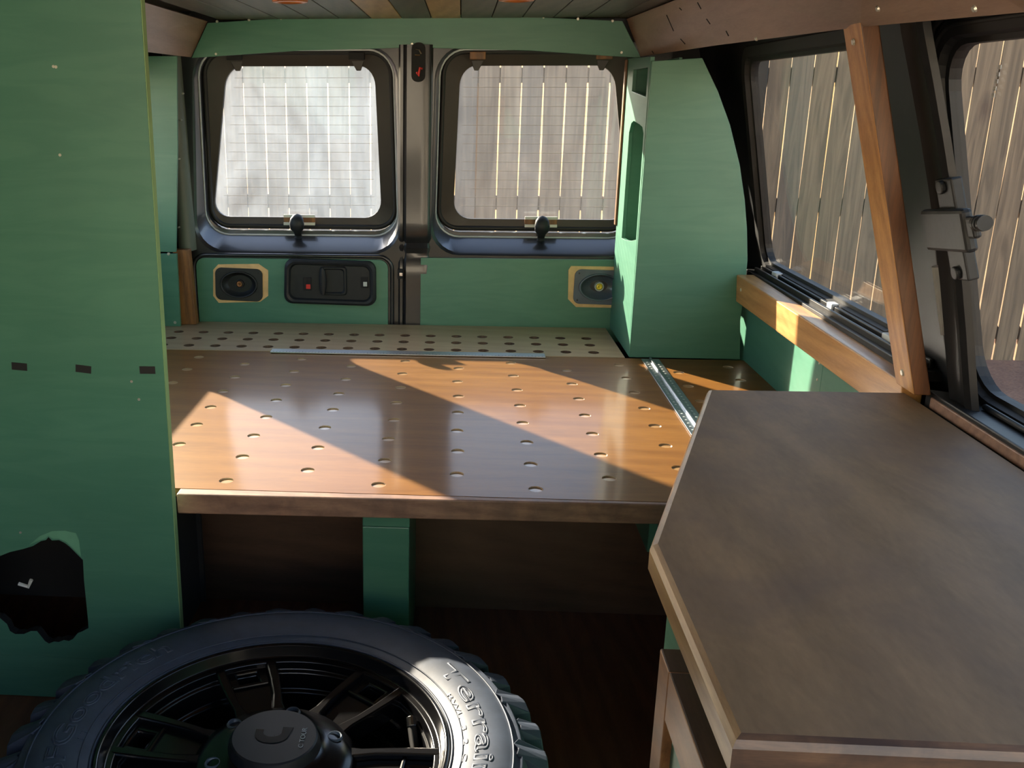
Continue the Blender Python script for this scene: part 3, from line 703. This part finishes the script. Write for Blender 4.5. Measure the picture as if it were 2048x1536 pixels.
# leaning timber post
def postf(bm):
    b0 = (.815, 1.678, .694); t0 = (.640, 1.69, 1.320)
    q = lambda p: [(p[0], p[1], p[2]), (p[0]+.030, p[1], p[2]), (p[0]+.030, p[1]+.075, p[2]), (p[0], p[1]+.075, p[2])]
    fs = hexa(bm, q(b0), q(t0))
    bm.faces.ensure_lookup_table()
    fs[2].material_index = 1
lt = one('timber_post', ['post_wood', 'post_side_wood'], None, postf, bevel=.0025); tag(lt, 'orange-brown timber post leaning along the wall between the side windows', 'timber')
screw((.8055, 1.715, .725), (-1, 0, -.25), lt, .007); screw((.6465, 1.725, 1.29), (-1, 0, -.25), lt, .006)

# ------------------------------------------------------------------ bed boards
DX, DY, X0, Y0 = .15682, .13594, -.1509, 1.7812
holes = []
for c in range(-6, 7):
    for j in range(-1, 9):
        y = Y0+(j+(.5 if c % 2 else 0))*DY; x = X0+c*DX
        if 1.75 < y < 2.79 and -1.08 < x < .80: holes.append(circ(x+random.uniform(-.002, .002), y, .0150, 14))
bb = empty('bed_board', (XC, 2.2, ZB-.018)); tag(bb, 'glossy orange-brown plywood bed board with staggered finger holes', 'board')
one('board', ['bed_wood', 'hole_wood'], bb, lambda bm: plate(bm, [(-1.14, 1.735), (.858, 1.735), (.858, 2.813), (-1.14, 2.813)], holes, lambda u, v, w: (u, v, ZB-w), .0028, 0, 1))
boxo('backing', 'hole_sheen_wood', bb, (-1.14, 1.7355, ZB-.018), (.857, 2.8125, ZB-.0029), bevel=0)
one('front_nosing', ['bed_wood', 'nosing_wood'], bb, lambda bm: (hexa(bm, [(-.548, 1.705, ZB-.042), (-.548, 1.7345, ZB-.042), (-.548, 1.7345, ZB), (-.548, 1.705, ZB)], [(.62, 1.725, ZB-.042), (.62, 1.7345, ZB-.042), (.62, 1.7345, ZB), (.62, 1.725, ZB)]),
    [setattr(f, 'material_index', 1) for f in bm.faces if abs(f.normal.z) < .5 or f.calc_center_median().z < ZB-.03]), bevel=.0025)
rb = empty('rear_bed_board', (XC, 3.02, ZB-.018)); tag(rb, 'pale brown plywood rear board with three straight rows of round holes', 'board')
rholes = [circ(-.932-.0846*2+.0846*i, y, .0170, 14) for i in range(0, 20) for y in (3.048, 2.962, 2.870) if -.932-.0846*2+.0846*i < .46]
one('board', ['rear_board_wood', 'under_panel_wood'], rb, lambda bm: plate(bm, [(-1.12, 2.8165), (.508, 2.8165), (.505, 3.203), (-1.12, 3.203)], rholes, lambda u, v, w: (u, v, ZB+.001-w), .018, 0, 1), bevel=0)  # darker wood on the hole walls paints in their shade
# supports
sp_ = empty('bed_support', (-.132, 1.9, 0)); tag(sp_, 'green painted upright and divider holding the bed board up behind the tyre', 'support')
boxo('upright', 'green_paint', sp_, (-.183, 1.752, 0), (-.088, 1.79, .370), bevel=.002)
boxo('cleat', 'green_paint', sp_, (-.183, 1.752, .3705), (-.087, 1.79, .431), bevel=.002)
boxo('divider', 'green_paint', sp_, (-.105, 1.7905, 0), (-.089, 2.085, .431), bevel=.001)
rs = boxo('bed_bracket', 'green_paint', None, (.42, 1.90, .26), (.438, 2.085, .4305), bevel=.001); tag(rs, 'small green painted bracket under the bed behind the counter corner', 'bracket')
rs2 = boxo('storage_back_panel', 'under_panel_wood', None, (-1.14, 2.088, .0), (.856, 2.102, .431), bevel=0); tag(rs2, 'dark brown back panel of the storage space below the bed', 'panel')
# rulers
ru = empty('steel_ruler', (-.152, 2.815, ZB+.001)); tag(ru, 'long silvery flat ruler lying along the joint of the two bed boards', 'ruler')
boxo('blade', 'aluminium', ru, (-.572, 2.792, ZB+.0012), (.268, 2.832, ZB+.0052), bevel=.0008)
def ticks(bm):
    for k in range(1, 84):
        x = -.572+.01*k; l = .012 if k % 5 == 0 else .006
        box(bm, (x-.0006, 2.793, ZB+.0051), (x+.0006, 2.793+l, ZB+.0055))
one('graduations', 'ruler_mark', ru, ticks)['kind'] = 'stuff'
se = empty('straightedge', (.58, 2.45, ZB+.001)); tag(se, 'aluminium straightedge with raised rib lying beside the countertop', 'straightedge')
def sef(dx0, dx1, z0, z1):
    def b(bm):
        p = [(.575, 2.795), (.568, 1.90)]
        hexa(bm, [(p[0][0]+dx0, p[0][1], ZB+z0), (p[0][0]+dx1, p[0][1], ZB+z0), (p[0][0]+dx1, p[0][1], ZB+z1), (p[0][0]+dx0, p[0][1], ZB+z1)],
             [(p[1][0]+dx0, p[1][1], ZB+z0), (p[1][0]+dx1, p[1][1], ZB+z0), (p[1][0]+dx1, p[1][1], ZB+z1), (p[1][0]+dx0, p[1][1], ZB+z1)])
    return b
one('base', 'aluminium', se, sef(-.022, .030, .001, .004), bevel=.0006)
one('rib', 'aluminium', se, sef(.000, .006, .004, .010), bevel=.0012)
def semarks(bm):
    for k in range(36):
        y = 2.78-.024*k; x = .575-.0078*(2.795-y)
        for d_ in (-.012, .018): cyl(bm, (x+d_, y, ZB+.0038), (x+d_, y, ZB+.0043), .0028, 8)
one('graduations', 'pale_plastic', se, semarks)['kind'] = 'stuff'

# ------------------------------------------------------------------ counter and cabinet
ct = empty('countertop', (.55, 1.2, .645)); tag(ct, 'dark brown wooden countertop with clipped corner', 'countertop')
cpts = [(.241, .704), (.838, .704), (.834, 1.747), (.470, 1.740), (.241, 1.077)]
def ctop(bm):
    tb = [[(x, y) for x, y in cpts]]
    n = len(cpts); cx = sum(p[0] for p in cpts)/n; cy = sum(p[1] for p in cpts)/n
    def inset(d):
        out = []
        for i in range(n):
            p0, p1, p2 = Vector(cpts[i-1]), Vector(cpts[i]), Vector(cpts[(i+1) % n])
            a = (p1-p0).normalized(); b = (p2-p1).normalized(); na = Vector((-a.y, a.x)); nb_ = Vector((-b.y, b.x))
            m = (na+nb_); m = m/(m.dot(na)); out.append(p1+m*d)
        return out
    rings = [[bm.verts.new((p[0], p[1], z)) for p in inset(d)] for d, z in ((0, .645), (0, .670), (.0035, .677), (.009, .680))]
    for k, (a, b) in enumerate(zip(rings, rings[1:])):
        for i in range(n):
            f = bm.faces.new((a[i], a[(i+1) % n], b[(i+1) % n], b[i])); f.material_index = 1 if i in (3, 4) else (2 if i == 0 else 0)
    bm.faces.new(rings[-1]); bm.faces.new(rings[0][::-1])
one('slab', ['counter_wood', 'counter_edge_wood', 'counter_front_wood'], ct, ctop)
cb = empty('counter_cabinet', (.55, 1.2, 0)); tag(cb, 'green painted cabinet under the dark countertop', 'cabinet')
one('carcass', 'green_paint', cb, lambda bm: hexa(bm, [(.255, .72, .0), (.835, .72, .0), (.835, 1.70, .0), (.49, 1.70, .0), (.255, 1.02, .0)], [(.255, .72, .6445), (.835, .72, .6445), (.835, 1.70, .6445), (.49, 1.70, .6445), (.255, 1.02, .6445)]))
cd = empty('cabinet_door', (.24, .85, .3)); cd.parent = cb; cd.location = Vector((.24, .85, .3))-cb.location
xa, xb = .229, .2535
def bar(lo, hi): return lambda bm: box(bm, lo, hi)
one('top_rail', ['door_wood', 'door_edge_wood'], cd, lambda bm: (box(bm, (xa, .60, .565), (xb, .886, .624)), [setattr(f, 'material_index', 1) for f in bm.faces if f.calc_center_median().z > .62]), bevel=.002)
one('stile', ['door_wood', 'door_edge_wood'], cd, lambda bm: (box(bm, (xa, .8865, .06), (xb, .932, .624)), [setattr(f, 'material_index', 1) for f in bm.faces if f.calc_center_median().z > .62]), bevel=.002)
one('bottom_rail', 'door_wood', cd, bar((xa, .60, .06), (xb, .886, .125)), bevel=.002)
one('panel', 'green_paint', cd, bar((xa+.010, .60, .1255), (xb-.002, .886, .5645)), bevel=.001)
one('panel_bead', 'pale_plastic', cd, bar((xa+.004, .60, .558), (xa+.010, .884, .5645)))

# ------------------------------------------------------------------ green partition with the torn hole, screws, tape
pt = empty('partition_panel', (-.85, 1.66, 0)); tag(pt, 'large green painted plywood partition with a ragged hole, left of the bed', 'panel')
P66 = lambda u, v: (at(u, v, 1.66).x, at(u, v, 1.66).z)
ragged = [(-40, 1118), (0, 1112), (20, 1104), (46, 1098), (66, 1092), (82, 1082), (92, 1080), (97, 1074), (104, 1081), (118, 1080), (130, 1086), (140, 1094), (150, 1104), (158, 1112), (166, 1120), (168, 1160), (172, 1200), (176, 1240), (177, 1256), (166, 1262), (156, 1266), (146, 1278), (138, 1282), (128, 1280), (118, 1284), (108, 1283), (98, 1287), (90, 1282), (82, 1272), (74, 1262), (62, 1262), (48, 1268), (30, 1268), (20, 1262), (14, 1248), (0, 1236), (-40, 1230)]
rag = [P66(*p) for p in ragged]
one('panel', ['green_paint', 'void_black'], pt, lambda bm: plate(bm, [(-1.20, .098), (-.5455, .098), (-.535, 1.442), (-1.10, 1.442)], [rag], lambda u, v, w: (u, 1.66+w, v), .019, 0, 1))  # rim of the hole painted black as part of its shade
one('edge_band', 'green_edge', pt, lambda bm: hexa(bm, [(-.5453, 1.6605, .10), (-.5440, 1.6605, .10), (-.5440, 1.679, .10), (-.5453, 1.679, .10)], [(-.5347, 1.6605, 1.44), (-.5335, 1.6605, 1.44), (-.5335, 1.679, 1.44), (-.5347, 1.679, 1.44)]))
boxo('kick_panel', 'green_paint', pt, (-1.20, 1.661, .001), (-.5465, 1.679, .0965), bevel=.001)
one('torn_paint', 'scuff_paint', pt, lambda bm: plate(bm, [P66(*p) for p in [(58, 1090), (80, 1072), (104, 1062), (130, 1061), (152, 1066), (158, 1080), (162, 1112), (156, 1106), (146, 1096), (132, 1083), (118, 1077), (106, 1077), (97, 1071), (90, 1077), (80, 1080)]], [], lambda u, v, w: (u, 1.6598-w, v), .0006))
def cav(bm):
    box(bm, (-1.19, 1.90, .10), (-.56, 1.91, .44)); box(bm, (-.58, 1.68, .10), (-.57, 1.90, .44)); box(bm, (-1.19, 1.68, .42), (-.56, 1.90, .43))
one('cavity_shade', 'void_black', pt, cav)  # black boards put in for the darkness inside the ragged hole
p = at(60, 1160, 1.70); one('bracket_scrap', 'clear_plastic', pt, lambda bm: tube(bm, [(p.x-.02, 1.69, p.z-.004), (p.x, 1.69, p.z-.010), (p.x+.008, 1.69, p.z+.006)], .004, 6))
for u, v in ((107, 133), (112, 134), (120, 310), (41, 1065), (263, 763), (278, 799)):
    p = P66(u, v); screw((p[0], 1.66, p[1]), (0, -1, 0), pt, .0032)
for k, (u, v, a, lab) in enumerate(((39, 733, -.07, 'small black tape strip on the green partition, farthest left of three'), (167, 738, -.11, 'small black tape strip on the green partition, middle of three'), (295, 740, 0.01, 'small black tape strip on the green partition, nearest the bed'))):
    p = at(u, v, 1.66); w_, h_ = .0148, .0072
    pts = [rot2((p.x+sx_*w_, p.z+sz_*h_), a, (p.x, p.z)) for sx_, sz_ in ((-1, -1), (1, -1), (1, 1), (-1, 1))]
    tag(one('tape_strip', 'tape_black', None, lambda bm: plate(bm, pts, [], lambda u_, v_, w: (u_, 1.6597-w, v_), .0005)), lab, 'tape', 'black tape strips on the partition')

# ------------------------------------------------------------------ spare wheel
WC = Vector((-.262, 1.203, 0))
wh = empty('spare_wheel', WC); tag(wh, 'off-road tyre on a black six-spoke rim lying flat on the floor', 'wheel')
def put(bm_fn):
    def b(bm):
        bm_fn(bm)
        for v in bm.verts: v.co += WC
    return b
tprof = [(.262, .262), (.266, .272), (.275, .276), (.290, .283), (.312, .288), (.335, .288), (.352, .284), (.366, .277), (.370, .2785), (.373, .2755), (.378, .266), (.384, .250), (.386, .235), (.386, .06), (.382, .035), (.366, .018), (.335, .006), (.300, .008), (.27, .02), (.262, .03)]
one('tyre', 'tyre_rubber', wh, put(lambda bm: lathe(bm, tprof, 128)), smooth=True)
def lugs(bm):
    n = 36
    for k in range(n):
        a0 = 2*PI*k/n
        big = k % 2 == 0
        def P_(r, da, z): return (r*math.cos(a0+da), r*math.sin(a0+da), z)
        w_ = .062 if big else .050
        rin = .362 if big else .374; zt = .2825 if big else .2735
        # shoulder lug wrapping from the sidewall onto the tread, stepped outline
        A = [P_(rin, -w_*.75, zt), P_(rin+.003, -.01, zt), P_(rin-.004, .012, zt+.002), P_(rin+.004, w_*.8, zt)]
        B = [P_(.408, -w_, .258), P_(.409, -.01, .262), P_(.409, .012, .262), P_(.408, w_*.92, .258)]
        Cc = [P_(.416, -w_, .215), P_(.416, -.01, .215), P_(.416, .012, .215), P_(.416, w_*.92, .215)]
        D = [P_(.413, -w_*.8, .172), P_(.413, -.01, .165), P_(.413, .012, .178), P_(.413, w_*.9, .172)]
        rows = [A, B, Cc, D]
        vv = [[bm.verts.new(p) for p in r] for r in rows]
        for r0, r1 in zip(vv, vv[1:]):
            for i in range(3): bm.faces.new((r0[i], r0[i+1], r1[i+1], r1[i]))
        inn = [[bm.verts.new((p[0]*(.380/math.hypot(p[0], p[1])) if math.hypot(p[0], p[1]) >  .380 else p[0], p[1]*(.380/math.hypot(p[0], p[1])) if math.hypot(p[0], p[1]) >  .380 else p[1], p[2]-(.012 if ri == 0 else 0))) for p in r] for ri, r in enumerate(rows)]
        for i in range(3):
            bm.faces.new((vv[0][i], vv[0][i+1], inn[0][i+1], inn[0][i])); bm.faces.new((vv[3][i], vv[3][i+1], inn[3][i+1], inn[3][i]))
        for j in range(3):
            bm.faces.new((vv[j][0], vv[j+1][0], inn[j+1][0], inn[j][0])); bm.faces.new((vv[j][3], vv[j+1][3], inn[j+1][3], inn[j][3]))
        # inner tread blocks
        for zz0, zz1, sh in ((.10, .155, .04), (.03, .09, -.03)):
            A2 = [P_(.390, sh-w_*.9, zz0), P_(.390, sh+w_*.9, zz0), P_(.390, sh+w_*.7, zz1), P_(.390, sh-w_*.8, zz1)]
            B2 = [P_(.413, sh-w_*.8, zz0+.003), P_(.413, sh+w_*.8, zz0+.003), P_(.413, sh+w_*.65, zz1-.003), P_(.413, sh-w_*.75, zz1-.003)]
            hexa(bm, A2, B2)
tr = one('tread', 'tyre_rubber', wh, put(lugs), bevel=.0016); tr['kind'] = 'stuff'
def bead_rings(bm):
    for r, z, q in ((.3580, .2822, .0016), (.283, .2805, .0012), (.268, .274, .002)):
        tube(bm, [(r*math.cos(2*PI*i/120), r*math.sin(2*PI*i/120), z) for i in range(120)], q, 5, True)
one('sidewall_ribs', 'tyre_rubber', wh, put(bead_rings), smooth=True)
def zside(r):
    for (r0, z0), (r1, z1) in zip(tprof, tprof[1:]):
        if r0 <= r <= r1: return z0+(z1-z0)*(r-r0)/(r1-r0)
    return .28
def arc_text(name, body, a_start, a_end, r0, h, outline, mat, raise_=.0012, bev=.0011):
    cu = bpy.data.curves.new('text', 'FONT'); cu.body = body; cu.size = 1; cu.resolution_u = 3
    if outline: cu.fill_mode = 'NONE'; cu.bevel_depth = .034; cu.bevel_resolution = 1
    else: cu.extrude = .03
    ob = bpy.data.objects.new('text', cu); COL.objects.link(ob)
    dg = bpy.context.evaluated_depsgraph_get(); dg.update()
    me = bpy.data.meshes.new_from_object(ob.evaluated_get(dg)); bpy.data.objects.remove(ob); bpy.data.curves.remove(cu)
    xs_ = [v.co.x for v in me.vertices]; x0_, x1_ = min(xs_), max(xs_)
    for v in me.vertices:
        f = (v.co.x-x0_)/(x1_-x0_); a = math.radians(a_start+(a_end-a_start)*f); r = r0+v.co.y*h/.73
        v.co = Vector((WC.x+r*math.cos(a), WC.y+r*math.sin(a), zside(r)+v.co.z*.035))
    me.materials.append(M[mat]); me.name = name
    o = bpy.data.objects.new(name, me); COL.objects.link(o); o.parent = wh; o.location = -WC; o['kind'] = 'stuff'
    return o
arc_text('raised_lettering', 'Terrain', 38, -17, .302, .030, True, 'tyre_rubber')
arc_text('raised_lettering', 'BFGoodrich', 204, 136, .302, .030, True, 'tyre_rubber')
arc_text('small_lettering', 'RWL  3  2  C  5  E4', 25, -24, .284, .007, False, 'tyre_rubber')
arc_text('small_lettering', 'LT', 186, 181, .284, .010, False, 'tyre_rubber')
# rim
rim = empty('rim', (0, 0, 0)); rim.parent = wh; rim.location = (0, 0, 0)
def rimpart(name, mat, fn, **kw):
    o = one(name, mat, None, put(fn), **kw); o.parent = rim; o.location = -WC; return o
rimpart('barrel', 'rim_black', lambda bm: lathe(bm, [(.2625, .255), (.266, .272), (.262, .277), (.257, .276), (.253, .262), (.251, .256), (.240, .254), (.238, .238), (.232, .236), (.230, .205), (.223, .202), (.221, .168), (.213, .165), (.211, .05), (.238, .03), (.262, .03)], 96), smooth=True, autos=30, bevel=.0018)
def spoke(a):
    ca, sa = math.cos(a), math.sin(a)
    def T(u, v, z): return (u*ca-v*sa, u*sa+v*ca, z)
    def zt(u): return .246+.010*max(0, (u-.10))/.15
    def base(bm):
        outl = [(.05, -.050), (.085, -.046), (.105, -.041), (.125, -.040), (.165, -.046), (.205, -.051), (.2535, -.055), (.2535, .055), (.205, .051), (.165, .046), (.125, .040), (.105, .041), (.085, .046), (.05, .050)]
        pocket = [(.108, -.012), (.118, -.021), (.150, -.029), (.190, -.033), (.246, -.036), (.246, .036), (.190, .033), (.150, .029), (.118, .021), (.108, .012)]
        hole = [(.204, -.017), (.232, -.018), (.232, .018), (.204, .017)]
        plate(bm, outl, [pocket], lambda u, v, w: T(u, v, zt(u)-w), .036)
        fl_ = [(u*1.0, v*1.02) for u, v in pocket]
        plate(bm, fl_, [hole], lambda u, v, w: T(u, v, zt(u)-.011-w), .012)
        hexa(bm, [T(.190, v, zt(.19)-.0115+dz) for v, dz in ((-.032, 0), (.032, 0), (.032, .006), (-.032, .006))], [T(.197, v, zt(.19)-.0115+dz) for v, dz in ((-.033, 0), (.033, 0), (.033, .006), (-.033, .006))])
    return base
for k in range(6): rimpart('spoke', 'rim_black', spoke(math.radians(53+60*k)), bevel=.003)
rimpart('hub', 'rim_black', lambda bm: lathe(bm, [(.128, .215), (.124, .238), (.116, .247), (.104, .252), (.094, .256), (.084, .258), (.076, .260), (.070, .264)], 64), smooth=True)
for k in range(6):
    a = math.radians(23+60*k)
    rimpart('lug_hole', 'cone_grey', lambda bm: (lathe(bm, [(.0125, .2495), (.0105, .253), (.009, .2505), (.0085, .244), (.0005, .244)], 18), [setattr(v, 'co', v.co+Vector((.094*math.cos(a), .094*math.sin(a), .006))) for v in bm.verts]), smooth=True)
cap = rimpart('centre_cap', 'cap_black', lambda bm: lathe(bm, [(.071, .252), (.069, .268), (.0655, .279), (.063, .281), (.0005, .2815)], 64), smooth=True, autos=30)
def logo(bm):
    pts = []; n = 14
    A = [(.026*math.cos(PI+PI*i/n)+-.004, .026*.8*math.sin(PI+PI*i/n)+.002) for i in range(n+1)]
    B = [(.014*math.cos(PI+PI*i/n)-.004, .010*math.sin(PI+PI*i/n)+.006) for i in range(n+1)]
    plate(bm, [(-.030, .012)]+A+[(.026, .020), (.010, .020)]+B[::-1]+[(-.018, .012)], [], lambda u, v, w: (u, v, .2822-w), .0012)
o = one('cap_logo', 'logo_black', None, put(logo)); o.parent = rim; o.location = -WC
cu = bpy.data.curves.new('text', 'FONT'); cu.body = 'C TOUR'; cu.size = .0105; cu.extrude = .0002
ob = bpy.data.objects.new('text', cu); COL.objects.link(ob); dg = bpy.context.evaluated_depsgraph_get(); dg.update()
me = bpy.data.meshes.new_from_object(ob.evaluated_get(dg)); bpy.data.objects.remove(ob)
for v in me.vertices: v.co = Vector((WC.x+.047-v.co.y, WC.y-.026+v.co.x*1.2, .2819+v.co.z))
me.materials.append(M['cap_print']); o = bpy.data.objects.new('cap_lettering', me); COL.objects.link(o); o.parent = rim; o.location = -WC
vs_ = empty('valve_stem', (0, 0, 0)); vs_.parent = wh
bpy.data.objects.remove(vs_)
vs_ = one('valve_stem', 'seal_rubber', wh, put(lambda bm: cyl(bm, (.217, .030, .195), (.203, .098, .236), .0075, 14)), smooth=True, autos=40)
one('valve_cap', 'chrome', vs_, put(lambda bm: cyl(bm, (.2035, .096, .235), (.201, .110, .243), .0085, 14)), bevel=.001)
one('valve_nut', 'chrome', vs_, put(lambda bm: cyl(bm, (.220, .016, .187), (.217, .032, .196), .012, 6)), bevel=.001)
